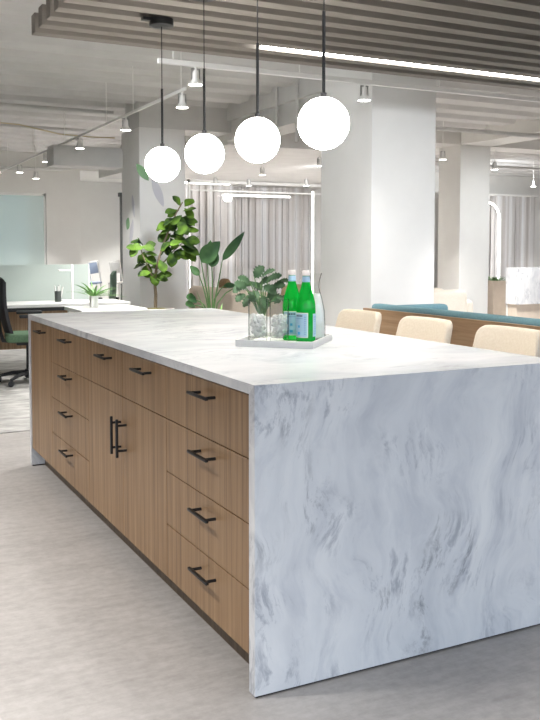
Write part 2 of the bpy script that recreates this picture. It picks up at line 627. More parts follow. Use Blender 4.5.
# ------------------------------------------------------------ island
ISL_W, ISL_L, ISL_H = 1.19, 3.098, .914
root = thing('island_worktop', 'white grey-veined marble worktop with waterfall ends on the oak island', 'worktop')
T_ = .038
MB().prism([(0, ISL_H), (T_, .884), (ISL_L-T_, .884), (ISL_L, ISL_H)], 0, ISL_W, 'x').build('slab', 'marble_top', root, smooth=False)
MB().prism([(0, .007), (T_, .007), (T_, .884), (0, ISL_H)], 0, ISL_W, 'x').build('waterfall_panel', 'marble', root, smooth=False)
MB().prism([(ISL_L, .007), (ISL_L-T_, .007), (ISL_L-T_, .884), (ISL_L, ISL_H)], 0, ISL_W, 'x').build('waterfall_panel', 'marble', root, smooth=False)
MB().box((.008, .006, 0), (ISL_W-.006, .034, .007)).build('foot_strip', 'gap', root, smooth=False)
MB().box((.008, ISL_L-.034, 0), (ISL_W-.006, ISL_L-.006, .007)).build('foot_strip', 'gap', root, smooth=False)

FX0, FX1, CABD = .006, .026, .66
ZT = .882

def bar_handle(parent, y, z, vertical=False, L=.158):
    m = MB()
    if vertical:
        m.box((FX0-.046, y-.005, z-L/2), (FX0-.035, y+.005, z+L/2), .0025)
        for dz in (-.052, .052):
            m.tube([(FX0, y, z+dz), (FX0-.037, y, z+dz)], .005)
    else:
        m.box((FX0-.042, y-L/2, z-.005), (FX0-.031, y+L/2, z+.005), .0025)
        for dy in (-.060, .060):
            m.tube([(FX0, y+dy, z), (FX0-.033, y+dy, z)], .005)
    return m.build('handle', 'black', parent)

def front(kind, parent, y0, y1, z0, z1):
    g = .0014
    return MB().box((FX0, y0+g, z0+g), (FX1, y1-g, z1-g), .0012, 1).build(kind, 'oak', parent, smooth=False)

def cabinet(name, label, y0, y1):
    r = thing(name, label, 'cabinet', group='oak cabinet units under the marble worktop')
    MB().box((FX1, y0+.0005, .105), (CABD, y1-.0005, ZT)).build('body', 'gap', r, smooth=False)
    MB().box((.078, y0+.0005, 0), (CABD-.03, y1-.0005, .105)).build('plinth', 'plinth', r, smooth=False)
    MB().box((CABD, y0+.0005, .02), (CABD+.018, y1-.0005, ZT)).build('back_panel', 'oak', r, smooth=False)
    return r

Y = [.0385, .740, 1.258, 1.785, 2.533, 3.0595]
ZB = .108
c = cabinet('drawer_cabinet', 'oak four-drawer cabinet beside the big marble end panel', Y[0], Y[1])
zs = [ZB, .305, .500, .692, ZT-.002]
for i in range(4):
    f = front('drawer', c, Y[0], Y[1], zs[i], zs[i+1])
    bar_handle(f, .356, [.249, .447, .640, .834][i])
c = cabinet('door_cabinet', 'oak cabinet with a pair of doors under two drawers', Y[1], Y[3])
for ya, yb, yh in ((Y[1], Y[2], .960), (Y[2], Y[3], 1.466)):
    f = front('drawer', c, ya, yb, .692, ZT-.002)
    bar_handle(f, yh, .836)
f = front('door', c, Y[1], Y[2], ZB, .692)
bar_handle(f, Y[2]-.048, .530, True)
f = front('door', c, Y[2], Y[3], ZB, .692)
bar_handle(f, Y[2]+.028, .530, True)
c = cabinet('drawer_cabinet', 'oak four-drawer cabinet between the paired doors and the slim door', Y[3], Y[4])
for i in range(4):
    f = front('drawer', c, Y[3], Y[4], zs[i], zs[i+1])
    bar_handle(f, 2.15, [.270, .468, .655, .840][i])
c = cabinet('door_cabinet', 'slim oak cabinet with one tall door at the desk end', Y[4], Y[5])
f = front('door', c, Y[4], Y[5], ZB, ZT-.002)
bar_handle(f, 2.723, .838)

# ------------------------------------------------------------ tray, glasses, bottles, carafe
TA = Vector((.372, .932))
TU = Vector((.726, -.688)); TV = Vector((.688, .726))
ang = math.atan2(TU.y, TU.x)
tr = thing('tray', 'white lacquered square tray on the marble worktop', 'tray', (TA.x-.004*TU.x, TA.y-.004*TU.y, ISL_H), ang)
TW, TD = .318, .345
MB().box((0, 0, 0), (TW, TD, .008), .002).build('base', 'whitemetal', tr)
rim = MB()
rim.box((0, 0, .004), (TW, .008, .027), .002).box((0, TD-.008, .004), (TW, TD, .027), .002)
rim.box((0, .008, .004), (.008, TD-.008, .027), .002).box((TW-.008, .008, .004), (TW, TD-.008, .027), .002)
rim.build('rim', 'whitemetal', tr)
TZ = ISL_H+.0085

def tumbler(label, x, y, seed):
    g = thing('drinking_glass', label, 'glass', (x, y, TZ), 0, 'ice filled tumblers on the tray')
    ro, h = .0395, .173
    MB().lathe([(0, 0), (ro-.003, 0), (ro-.001, .004), (ro, .03), (ro+.001, h), (ro-.0008, h+.0006), (ro-.0022, h), (ro-.003, .03), (ro-.006, .015), (0, .013)], 40, cap=False).build('tumbler', 'glass', g)
    rnd = random.Random(seed)
    ice = MB()
    for k in range(78):
        a = rnd.random()*2*pi
        rr = math.sqrt(rnd.random())*.0265
        z = .023+k/78*.084
        s = rnd.uniform(.006, .0082)
        mt = Matrix.Translation((rr*cos(a), rr*sin(a), z)) @ Matrix.Rotation(rnd.random()*3, 4, (rnd.random(), rnd.random(), rnd.random()+.1))
        ice.box((-s, -s, -s), (s, s, s), .003, 2, mtx=mt)
    o = ice.build('ice', 'ice', g)
    o['kind'] = 'stuff'
    return g
tumbler('clear tumbler of ice at the open edge of the white tray', .508, 1.013, 3)
tumbler('clear tumbler of ice next to the green bottles', .577, .955, 8)

def bottle(label, x, y, rz):
    b = thing('water_bottle', label, 'bottle', (x, y, TZ), rz, 'green glass water bottles on the tray')
    prof = [(0, .004), (.030, .002), (.036, 0), (.0385, .006), (.039, .02), (.039, .135), (.0385, .150), (.0365, .165), (.032, .185), (.026, .207), (.020, .226), (.0155, .244), (.0140, .258), (.0138, .274), (.0152, .276), (.0152, .281), (.0125, .283), (0, .283)]
    MB().lathe(prof, 48, cap=False).build('bottle_body', 'greenglass', b)
    cp = MB().lathe([(.0145, .270), (.0158, .271), (.0158, .289), (.0145, .291), (0, .291)], 32, cap=False)
    cp.build('cap', 'cap', b)
    # neck band
    nb = MB().lathe([(.0157, .2445), (.0163, .2445), (.0150, .262), (.0146, .268), (.0142, .268)], 32, cap=False).build('neck_label', 'label', b)
    MB().patch(.0160, -1.2, 1.2, .2475, .2490, 8).build('neck_label_line', 'labelmid', nb)
    # front label: white border, blue field, marks
    r = .0393
    lb = MB().patch(r, -.98, .98, .022, .122, 18).build('label', 'labelwhite', b)
    MB().patch(r+.0007, -.90, .90, .026, .118, 18, th=.0004).build('label_field', 'label', lb)
    mk = MB()
    for k in range(5):
        a = -.34+k*.17
        mk.patch(r+.0012, a-.055, a+.055, .1065, .1135, 3, th=.0003)
    mk.build('lettering', 'labeldark', lb)
    mk = MB()
    for k, a in enumerate((-.74, -.62, .62, .74)):
        for q in range(9):
            z = .034+q*.0085
            mk.patch(r+.0012, a-.03, a+.03, z, z+.005, 2, th=.0003)
    mk.patch(r+.0012, -.45, .45, .098, .1005, 8, th=.0003)
    mk.build('small_print', 'labelmid', lb)
    mk = MB()
    mk.patch(r+.0012, -.16, .16, .034, .045, 5, th=.0003).patch(r+.0012, -.12, .12, .062, .072, 5, th=.0003)
    mk.build('emblem', 'labelcyan', lb)
    # back label
    bl = MB().patch(r, 1.55, 2.9, .026, .118, 14).build('back_label', 'label', b)
    mk = MB()
    for q in range(8):
        mk.patch(r+.0008, 1.75, 2.7, .036+q*.0095, .040+q*.0095, 6, th=.0003)
    mk.build('small_print', 'labelmid', bl)
    return b
VD = math.atan2(-.891, -.453)
bottle('green glass water bottle standing in front of the carafe, blue label fully showing', .655, .871, VD-.80)
bottle('green glass water bottle half hidden behind the second tumbler', .654, .987, VD-.1)

cf = thing('carafe', 'clear glass carafe with flared mouth and white contents', 'carafe', (.748, .958, TZ))
MB().lathe([(0, 0), (.040, 0), (.043, .006), (.0435, .06), (.040, .12), (.030, .17), (.0195, .205), (.0165, .222), (.0185, .245), (.0265, .272), (.0285, .277), (.0268, .277), (.0168, .245), (.0147, .222), (.0177, .205), (.028, .17), (.038, .12), (.0413, .06), (.040, .010), (0, .008)], 40, cap=False).build('vessel', 'glass', cf)
MB().lathe([(0, .0095), (.0385, .011), (.0408, .06), (.0375, .12), (.0277, .168), (.0205, .192), (0, .192)], 36, cap=False).build('contents', 'milk', cf)

# ------------------------------------------------------------ counter stools
def make_stool(label):
    s = thing('counter_stool', label, 'stool', (1.33, 1.8, 0), 0, 'cream counter stools along the island')
    st = MB().box((-.21, -.215, .615), (.17, .215, .685), .03, 4)
    st.build('seat', 'cream', s)
    # curved upholstered back, rounded corners
    t = bmesh.new()
    bmesh.ops.create_cube(t, size=1)
    for v in t.verts:
        v.co = Vector((v.co.x*.045, v.co.y*.40, v.co.z*.31))
    bmesh.ops.bevel(t, geom=[e for e in t.edges if abs(e.verts[0].co.x-e.verts[1].co.x) > .01], offset=.045, segments=6, profile=.5, affect='EDGES')
    bmesh.ops.bevel(t, geom=[e for e in t.edges if abs(e.verts[0].co.x-e.verts[1].co.x) < .001 and len(e.link_faces) == 2 and e.calc_face_angle(0) > .8], offset=.014, segments=3, profile=.5, affect='EDGES')
    for k in range(-4, 5):
        bmesh.ops.bisect_plane(t, geom=t.verts[:]+t.edges[:]+t.faces[:], plane_co=(0, k*.045, 0), plane_no=(0, 1, 0))
    bb = MB()
    for v in t.verts:
        z = v.co.z
        v.co.y *= 1-.10*(z/.155)*.5
        v.co.x += .15+.07*(z+.155)/.31 - .045*(v.co.y/.215)**2*1.0
        v.co.z += .812
    bb._merge(t)
    bb.build('backrest', 'cream', s, ang=60)
    for sx, sy in ((-.17, -.18), (-.17, .18), (.14, -.18), (.14, .18)):
        MB().tube([(sx, sy, .625), (sx*1.12, sy*1.1, 0)], .014, r2=.010).build('leg', 'oak', s)
    fr = MB()
    q = [(-.182, -.19, .22), (-.182, .19, .22), (.15, .19, .22), (.15, -.19, .22), (-.182, -.19, .22)]
    for p0, p1 in zip(q, q[1:]):
        fr.tube([p0, p1], .008)
    fr.build('footrest', 'black', s)
    return s
stool = make_stool('cream upholstered counter stool nearest the carafe')
copy_tree(stool, (1.33, 1.215, 0), 0, 'cream upholstered counter stool, middle of the three')
copy_tree(stool, (1.33, .63, 0), 0, 'cream upholstered counter stool nearest the marble end panel')

# ------------------------------------------------------------ teal banquette
bq = thing('banquette', 'L-shaped teal bench with an oak back behind the stools', 'bench', (2.62, 3.45, 0))
MB().box((0, -4.6, .02), (.03, .02, .85), .002).build('back_panel', 'oak_rail', bq, smooth=False)
MB().box((.03, -.01, .02), (.70, .02, .84), .002).build('back_panel', 'oak_rail', bq, smooth=False)
MB().box((.032, -4.6, .42), (.135, -.03, .885), .03, 4).build('back_cushion', 'teal', bq)
MB().box((.14, -.135, .42), (.72, -.012, .868), .035, 4).build('back_cushion', 'teal', bq)
MB().box((.14, -4.6, .30), (.64, -.14, .45), .03, 3).build('seat_cushion', 'teal', bq)
MB().box((.03, -4.6, 0), (.60, -.01, .30)).build('bench_base', 'oak_rail', bq, smooth=False)

# ------------------------------------------------------------ pendants, slats, tracks
SLAT_Z = 2.55
NS = 0
proto = None
for k in range(15):
    y = 3.06-k*.1905
    if proto is None:
        proto = MB().box((0, -.088, 0), (8.0, 0, .112), .002, 1).build('ceiling_slat', 'slat', smooth=False)
        proto.location = (.04, y, SLAT_Z)
        o = proto
    else:
        o = proto.copy()
        COL.objects.link(o)
        o.location = (.04, y, SLAT_Z)
    tag(o, 'taupe ceiling slat, one of the row hung above the island', 'ceiling slat', 'taupe slats hung above the island')
for x, l in ((.6, 'dark carrier rail over the taupe slats near their open ends'), (2.6, 'dark carrier rail over the taupe slats above the stools'), (4.6, 'dark carrier rail over the taupe slats beyond the teal bench'), (6.6, 'dark carrier rail over the far reach of the taupe slats')):
    hang = MB().box((x, .25, SLAT_Z+.112), (x+.04, 3.0, SLAT_Z+.15))
    for y in (.5, 1.7, 2.9):
        hang.tube([(x+.02, y, SLAT_Z+.14), (x+.02, y, DECK+.02)], .005, 6)
    tag(hang.build('slat_hanger', 'gap'), l, 'hanger')

lf = thing('linear_light', 'long bright linear light set between the taupe slats', 'ceiling light', (1.37, 2.7305, SLAT_Z-.004))
MB().box((0, -.032, .03), (5.4, .032, .09)).build('housing', 'whitemetal', lf, smooth=False)
MB().box((.02, -.026, .006), (5.38, .026, .031)).build('diffuser', 'line', lf, smooth=False)
lf2 = copy_tree(lf, (.07, .635, SLAT_Z-.004), 0, 'second long linear light added out of view to brighten the worktop')  # unseen copy of the slat light, added to brighten the worktop
ls = thing('linear_light', 'short linear light at the head of the blinds beside the leaf column', 'ceiling light', (5.25, 14.1, 2.62))
MB().box((0, -.04, .03), (1.05, .04, .08)).build('housing', 'whitemetal', ls, smooth=False)
MB().box((.01, -.035, 0), (1.04, .035, .031)).build('diffuser', 'cove', ls, smooth=False)
reflect_bar = thing('linear_light', 'thin glowing bar standing in for a light line reflected in the glass before the blinds', 'ceiling light', (6.05, 13.85, 2.38))  # glowing bar added in place of a reflection in the glass partition
MB().box((0, -.02, .025), (1.5, .02, .05)).build('housing', 'whitemetal', reflect_bar, smooth=False)
MB().box((0, -.018, 0), (1.5, .018, .026)).build('diffuser', 'cove', reflect_bar, smooth=False)
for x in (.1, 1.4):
    MB().tube([(x, 0, .045), (x, 0, .32)], .004, 6).build('hanger', 'whitemetal', reflect_bar)
sd = thing('sprinkler_head', 'small brass sprinkler head poking out between the slats', 'sprinkler', (2.24, 1.49, SLAT_Z+.03))
MB().lathe([(0, -.022), (.012, -.022), (.012, -.018), (.005, -.016), (.005, .0), (.009, .004), (.009, .02), (.004, .02), (.004, .64)], 16, cap=False).build('head', 'cable', sd)

def make_pendant(label, y):
    p = thing('globe_pendant', label, 'pendant light', (.596, y, 1.766), 0, 'white globe pendants over the island')
    R_ = .0965
    MB().sphere((0, 0, 0), R_, u=48, v=32).build('globe', 'globe', p)
    MB().lathe([(0, .0955), (.012, .0955), (.012, .112), (.0062, .114), (.0062, .41), (0, .41)], 16, cap=False).build('rod', 'black', p)
    MB().tube([(0, 0, .40), (0, 0, .755)], .0024, 8).build('cable', 'black', p)
    cn = MB().lathe([(0, .744), (.060, .744), (.066, .748), (.066, .783), (0, .783)], 36, cap=False)
    cn.box((-.11, -.018, .768), (-.05, .018, .783))
    cn.build('canopy', 'black', p)
    return p
py = [2.379, 1.782, 1.193, .636]
pl = ['lit white globe pendant hanging in front of the leaf column, smallest of the row',
      'lit white globe pendant second from the leaf column',
      'lit white globe pendant second from the thick white column',
      'lit white globe pendant overlapping the thick white column, largest of the row']
pend = make_pendant(pl[0], py[0])
for l, y in zip(pl[1:], py[1:]):
    copy_tree(pend, (.596, y, 1.766), 0, l)

# track along X just behind the slats
ra = thing('lighting_track', 'straight white lighting track just beyond the taupe slats', 'lighting track', (1.17, 4.04, 2.70))
MB().box((0, -.02, -.018), (7.2, .02, .018), .002, 1).build('rail', 'whitemetal', ra, smooth=False)
for x in (.12, 1.2, 2.6, 4.2, 6.4):
    MB().tube([(x, 0, .015), (x, 0, DECK-2.70+.01)], .004, 6).build('rod', 'whitemetal', ra)
rb = thing('lighting_track', 'long white lighting track running back over the desks', 'lighting track', (1.765, 5.0, 2.70))
MB().box((-.012, 0, -.013), (.012, 9.2, .013), .002, 1).build('rail', 'whitemetal', rb, smooth=False)
for y in (.1, 1.45, 2.4, 4.3, 6.2, 8.3):
    MB().tube([(0, y, .01), (0, y, DECK-2.70+.01)], .004, 6).build('rod', 'whitemetal', rb)

def make_head(label, group):
    h = thing('track_spotlight', label, 'spotlight', (0, 0, 0), 0, group)
    MB().lathe([(.011, 0), (.011, -.03), (.022, -.034), (.026, -.05), (.027, -.088), (.040, -.118), (.056, -.130), (.058, -.137), (.052, -.137), (.0, -.118)], 24, cap=False).build('housing', 'whitemetal', h)
    a = MB()
    for s in (-1, 1):
        a.box((s*.034-.002, -.008, -.10), (s*.034+.002, .008, -.018))
    a.box((-.036, -.008, -.022), (.036, .008, -.016))
    a.build('yoke', 'steel', h)
    MB().lathe([(0, -.1385), (.050, -.1385), (.053, -.131), (0, -.127)], 24, cap=False).build('lens', 'lens', h)
    return h

def head_or_fill_lamp(x, y, z, wscale=1):  # serves the track heads and the added fill spots alike
    l = bpy.data.lights.new('spot_beam', 'SPOT')
    l.energy = HEAD_W*wscale
    l.spot_size = R(95)
    l.spot_blend = .7
    l.shadow_soft_size = .09
    l.color = (1, .985, .96)
    o = bpy.data.objects.new('spot_beam', l)
    COL.objects.link(o)
    o.location = (x, y, z-.15)

HZ = 2.684
hl = [('track spotlight on the track beyond the slats, above the second globe', 1.47, 4.04, HZ, 1.0),
      ('track spotlight in front of the thick white column', 2.99, 4.04, HZ, .13),
      ('track spotlight beyond the slats on the reception side', 5.05, 4.04, HZ, 1.2),
      ('nearest track spotlight of the long track over the desks', 1.765, 5.08, HZ, 1.0),
      ('track spotlight of the desk track, second from the slats', 1.765, 6.70, HZ, 1.0),
      ('track spotlight of the desk track, third from the slats', 1.765, 8.55, HZ, .35),
      ('track spotlight of the desk track, fourth from the slats', 1.765, 10.40, HZ, .9),
      ('track spotlight of the desk track, fifth from the slats', 1.765, 12.3, HZ, 1.2)]
h0 = make_head(hl[0][0], 'white track spotlights')
h0.location = hl[0][1:4]
head_or_fill_lamp(*hl[0][1:5])
for l, x, y, z, ws in hl[1:]:
    copy_tree(h0, (x, y, z), 0, l)
    head_or_fill_lamp(x, y, z, ws)

for x, y in [(3.8, 16.2), (5.2, 16.4), (.2, 16.6), (1.8, 16.6)]:  # bare spots added to brighten the recess and the far glazing
    head_or_fill_lamp(x, y, 2.84, .95)
# bare spots added among the slats to brighten the worktop
for x, y in [(.6, 1.72), (.6, 1.1), (.6, .45), (2.3, 1.2)]:
    head_or_fill_lamp(x, y, 2.70, .14)
# unseen fill spots added to brighten the aisle, floor and reception side
for x, y in [(-1.7, -2.6), (-1.7, -1.0), (-1.7, .6), (-1.7, 2.2), (-1.7, 3.8), (2.6, -2.2), (4.4, .2), (4.4, 1.8), (6.4, 3.0), (6.4, 6.0), (10.5, 6.0), (10.5, 9.0), (13.5, 10.0), (15.0, 13.0)]:
    head_or_fill_lamp(x, y, 2.84, .95)

def fill_lamp(x, y, z, target, e, size=50):
    l = bpy.data.lights.new('fill_beam', 'SPOT')
    l.energy = e
    l.spot_size = R(size)
    l.spot_blend = 1
    l.shadow_soft_size = .12
    l.color = (.93, .97, 1)
    o = bpy.data.objects.new('fill_beam', l)
    COL.objects.link(o)
    o.location = (x, y, z)
    o.rotation_euler = (Vector(target)-Vector((x, y, z))).to_track_quat('-Z', 'Y').to_euler()
# added spots without fixtures, brightening the columns and both sets of blinds
fill_lamp(4.9, .9, 2.5, (3.75, 4.5, 1.5), 190, 85)
fill_lamp(-.6, 3.4, 2.5, (3.4, 5.0, 1.5), 170, 70)
fill_lamp(6.3, 10.0, 2.62, (6.4, 14.4, 1.7), 110, 80)
fill_lamp(8.0, 10.0, 2.62, (7.9, 14.4, 1.7), 110, 80)
fill_lamp(11.0, 10.5, 2.7, (13.0, 14.4, 1.6), 330, 80)
fill_lamp(8.8, 5.2, 2.8, (8.3, 8.9, 1.4), 300)
fill_lamp(2.4, 5.0, 2.8, (2.75, 8.3, 1.5), 130)

def drop_light(label, x, y, zc, drop, e=2.6):
    """a can light hung on a short stem from the ceiling at zc"""
    h = copy_tree(h0, (x, y, zc-drop), 0, label)
    h['group'] = 'white hanging can lights in the distance'
    MB().tube([(0, 0, -.005), (0, 0, drop+.005)], .006, 8).build('stem', 'whitemetal', h)
    head_or_fill_lamp(x, y, zc-drop, e)
drop_light('hanging can light near the glazed far wall, furthest along', 2.30, 13.6, DECK, .50, .6)
drop_light('hanging can light high before the glazed far wall', 1.52, 12.9, DECK, .48, .6)
drop_light('ceiling can light between the second and third globes, over the sofa', 5.45, 10.9, 2.70, .02)
drop_light('ceiling can light close to the vertical blinds beside the third globe', 6.30, 13.2, 2.70, .02, 2.4)
drop_light('ceiling can light close to the vertical blinds beside the thick column', 7.3, 12.7, 2.70, .02, 2.4)
drop_light('ceiling can light close to the vertical blinds beside the second globe', 5.55, 13.1, 2.70, .02, 2.4)
drop_light('ceiling can light tucked behind the largest globe', 5.5, 9.1, 2.70, .02)
drop_light('hanging can light between the thick and the slim column', 7.0, 8.1, DECK, .45, 1.1)
drop_light('hanging can light just past the slim column', 8.9, 9.15, 2.97, .20, 2.0)
drop_light('hanging can light over the reception counter', 12.1, 11.6, DECK, .45, 3.0)

# deck services
def pipe(label, pts, r, m='deck', cat='pipe', name='ceiling_pipe'):
    tag(MB().tube(pts, r, 10).build(name, m), label, cat)
pipe('thin white conduit under the ceiling, nearest the slats', [(-8, 8.9, 3.07), (2.3, 8.9, 3.07)], .022)
pipe('thin white conduit under the ceiling above the desks', [(-8, 10.6, 3.05), (2.4, 10.6, 3.05)], .022)
pipe('yellowish cable slung under the ceiling near the leaf column', [(-8, 10.0, 3.02), (.6, 10.0, 3.02), (1.3, 9.9, 2.98), (1.8, 9.7, 2.86), (2.2, 9.5, 2.82), (2.44, 9.3, 2.80)], .009, 'cable', 'cable', 'ceiling_cable')
pipe('white sprinkler pipe under the far ceiling by the reception', [(8.6, 10.6, 2.86), (18, 10.6, 2.86)], .025)
pipe('white drain pipe under the far ceiling above the slim column', [(5, 7.4, 2.94), (18, 7.4, 2.94)], .03)
pipe('vertical white conduit on the beam behind the third globe', [(3.64, 6.4, 2.5), (3.64, 6.4, 3.2)], .018)
pipe('second vertical white conduit on the beam behind the third globe', [(3.64, 6.9, 2.6), (3.64, 6.9, 3.2)], .018)

# ------------------------------------------------------------ leaf decals on the column
def decal(label, c, L, W, tilt, face, m):
    pts = []
    for i in range(13):
        t_ = i/12
        pts.append((W/2*sin(pi*t_)**.8, L*(t_-.5)))
    for i in range(11, 0, -1):
        t_ = i/12
        pts.append((-W/2*sin(pi*t_)**.8, L*(t_-.5)))
    pts = [(u*cos(tilt)-v*sin(tilt), u*sin(tilt)+v*cos(tilt)) for u, v in pts]
    b = MB()
    if face == 'front':
        b.prism([(c[0]+u, c[2]+v) for u, v in pts], 8.342, 8.3455, 'y')
    else:
        b.prism([(c[1]-u, c[2]+v) for u, v in pts], 2.457, 2.4605, 'x')
    tag(b.build('leaf_decal', m, smooth=False), label, 'wall decal', 'leaf decals on the column')
decal('pale green leaf decal on the column beside the smallest globe', (2.50, 0, 2.27), .26, .11, R(38), 'front', 'decalgreen')
decal('large lilac leaf decal on the column above the fig tree', (2.70, 0, 2.03), .40, .11, R(22), 'front', 'decallilac')
decal('small green leaf decal low on the column beside the alcove', (0, 8.83, 1.64), .17, .15, R(-25), 'side', 'decalgreen')
decal('lilac leaf decal highest on the column side towards the desks', (0, 8.60, 1.86), .30, .10, R(14), 'side', 'decallilac')
decal('long lilac leaf decal lowest on the column side towards the desks', (0, 8.68, 1.52), .38, .13, R(-22), 'side', 'decallilac')

# ------------------------------------------------------------ blinds, glass partition and light tubes
def blinds(name, label, x0, x1, y, z0, z1, pitch=.16):
    b = thing(name, label, 'blinds', ((x0+x1)/2, y, z1))
    hw = (x1-x0)/2
    v = MB()
    n = int((x1-x0)/pitch)
    rnd = random.Random(5)
    for i in range(n):
        x = -hw+(i+.5)*pitch
        a = R(rnd.uniform(4, 22))
        hx, hy = pitch*.55*cos(a), pitch*.55*sin(a)
        v.prism([(x-hx, -hy), (x+hx, hy), (x+hx-.004, hy+.006), (x-hx-.004, -hy+.006)], z0-z1+.02, -.05)
    v.build('vanes', 'blind', b, smooth=False)
    MB().box((-hw, -.05, -.05), (hw, .05, 0)).build('head_rail', 'whitemetal', b, smooth=False)
    return b
blinds('vertical_blinds', 'white vertical blinds covering the far wall behind the sofa and plants', 5.3, 8.6, 14.45, .02, 2.69)
blinds('vertical_blinds', 'pale vertical blinds beyond the reception counter', 11.9, 15.0, 14.5, .02, 2.68)
g = MB()
for x in (5.35, 8.52):
    g.box((x, 13.96, 0), (x+.03, 14.02, 2.69))
g.box((5.35, 13.96, 2.63), (8.56, 14.02, 2.69)).box((5.35, 13.96, 0), (8.56, 14.02, .08)).box((5.35, 13.97, 2.47), (8.56, 14.01, 2.50))
g = struct(g.build('window_2', 'whitemetal'), 'glass partition in front of the vertical blinds')
MB().box((5.37, 13.985, .06), (8.54, 13.993, 2.65)).build('pane', 'pane', g)

tl = thing('light_tube', 'upright white light tube in front of the blinds behind the carafe', 'floor lamp', (8.05, 13.75, 0))
MB().tube([(0, 0, .05), (0, 0, 2.52)], .022, 14).build('tube', 'tube', tl)
MB().lathe([(0, 0), (.14, 0), (.14, .02), (.02, .05), (0, .05)], 24, cap=False).build('base', 'whitemetal', tl)
al = thing('arch_lamp', 'white glowing arch lamp standing before the reception blinds', 'floor lamp', (13.2, 14.3, 0))
pts = [(.40, 0, .05)]+[(.40, 0, z) for z in (.8, 1.5, 2.0)]+[(.40*cos(a), 0, 2.05+.40*sin(a)) for a in [i*pi/16 for i in range(17)]]+[(-.40, 0, z) for z in (2.0, 1.5, .8, .05)]
MB().tube(pts, .026, 12).build('tube', 'tube', al)
MB().box((-.55, -.12, 0), (.55, .12, .05), .005).build('base', 'gap', al)

# ------------------------------------------------------------ lounge: sofa, loveseat, cushions
sf = thing('sofa', 'beige fabric sofa seen from behind among the plants', 'sofa', (3.20, 7.4, 0))
MB().box((0, -1.15, .06), (.22, 1.2, .82), .06, 4).build('backrest', 'beige', sf)
MB().box((.2, -1.15, .06), (.95, 1.2, .42), .04, 3).build('seat', 'beige', sf)
for y in (-1.15, 1.0):
    MB().box((.18, y, .06), (.92, y+.2, .62), .05, 3).build('armrest', 'beige', sf)
for x, y in ((.06, -1.08), (.06, 1.1), (.85, -1.08), (.85, 1.1)):
    MB().tube([(x, y, 0), (x, y, .07)], .02).build('leg', 'black', sf)

def cushion(label, c, s, rz, m, cat='cushion', tilt=0):
    o = MB()
    t = bmesh.new()
    bmesh.ops.create_uvsphere(t, u_segments=28, v_segments=18, radius=1)
    for v in t.verts:
        x, y, z = v.co
        sg = lambda q, e: math.copysign(abs(q)**e, q)
        v.co = Vector((sg(x, .8)*s[0]/2, sg(y, .45)*s[1]/2, sg(z, .45)*s[2]/2))
    o._merge(t)
    o = o.build('throw_cushion', m)
    o.location = c
    o.rotation_euler = (0, tilt, rz)
    return tag(o, label, cat)
cushion('tan throw cushion showing between the two green bottles', (3.70, 6.54, .665), (.13, .36, .48), pi/2, 'tan')
cushion('white throw cushion on the beige sofa beside the brown woven one', (3.56, 7.90, .645), (.12, .36, .44), 0, 'creamy')
cushion('brown woven throw cushion at the far end of the beige sofa', (3.58, 8.24, .675), (.13, .24, .50), 0, 'wicker')

lv = thing('loveseat', 'cream loveseat beyond the teal bench', 'sofa', (4.8, 5.75, 0))
MB().box((-.45, -.32, .08), (.50, -.12, .855), .07, 5).build('backrest', 'creamy', lv)
MB().box((-.45, -.14, .08), (.50, .45, .44), .05, 4).build('seat', 'creamy', lv)
MB().box((.47, -.28, .08), (.62, .45, .74), .06, 4).build('armrest', 'creamy', lv)
MB().box((-.60, -.28, .08), (-.43, .45, .74), .06, 4).build('armrest', 'creamy', lv)
for x, y in ((-.5, -.2), (.5, -.2), (-.5, .38), (.5, .38)):
    MB().tube([(x, y, 0), (x, y, .1)], .018).build('leg', 'black', lv)
cushion('navy cushion peeking over the cream loveseat', (4.70, 5.76, .69), (.14, .30, .46), 1.57, 'navy')
cushion('pale grey cushion peeking over the middle of the cream loveseat', (5.04, 5.74, .66), (.14, .30, .42), 1.5, 'creamy')

# ------------------------------------------------------------ reception
rc = thing('reception_counter', 'pale marble reception counter on a light wood base', 'counter', (9.95, 9.7, 0))
MB().box((0, 0, .318), (3.0, .30, .976), .004, 1).build('marble_front', 'marble', rc, smooth=False)
MB().box((.03, .04, 0), (2.95, .27, .318)).build('wood_base', 'planter', rc, smooth=False)
pt = thing('planter_box', 'tall beige planter box of grass beside the reception counter', 'planter', (10.62, 10.95, 0))
MB().box((-.22, -.12, 0), (.10, .2, .70), .006).build('box', 'planter', pt)
gr = MB()
rnd = random.Random(4)
for i in range(90):
    x, y = rnd.uniform(-.2, .08), rnd.uniform(-.1, .18)
    a = rnd.random()*2*pi
    L = rnd.uniform(.10, .22)
    gr.leaf((x, y, .68), (x+cos(a)*L*.8, y+sin(a)*L*.8, .70+L*.6), .014, .25, 'blade', n=4)
gr.build('grass', 'lowgrass', pt)

# ------------------------------------------------------------ plants
RV = Vector((.891, -.453, 0))
FV = Vector((.453, .891, 0))

fg = thing('fig_tree', 'fiddle leaf fig tree in a white pot before the leaf column', 'potted plant', (2.29, 7.31, .0065))
MB().lathe([(0, 0), (.17, 0), (.19, .03), (.22, .62), (.21, .625), (.20, .58), (0, .58)], 36, cap=False).build('pot', 'terra', fg)
MB().lathe([(0, .55), (.203, .55), (.203, .60), (.1, .622), (0, .628)], 28, cap=False).build('moss', 'soil', fg)
px = .01147
def L2(u, v, dd=0.0):
    q = RV*((u-155)*px)+FV*dd
    return Vector((q.x, q.y, 1.296+(250-v)*px))
trunk = MB()
trunk.tube([L2(155, 308), L2(155.5, 296), L2(154.5, 282), L2(156.5, 268), L2(160, 255, .03), L2(165, 240, .02), L2(171, 226), L2(177, 213), L2(183, 203)], .020, 10, r2=.006)
trunk.tube([L2(154.8, 282), L2(151, 273, -.03), L2(147, 264, -.05), L2(143, 254, -.06), L2(141, 246, -.07)], .011, 8, r2=.005)
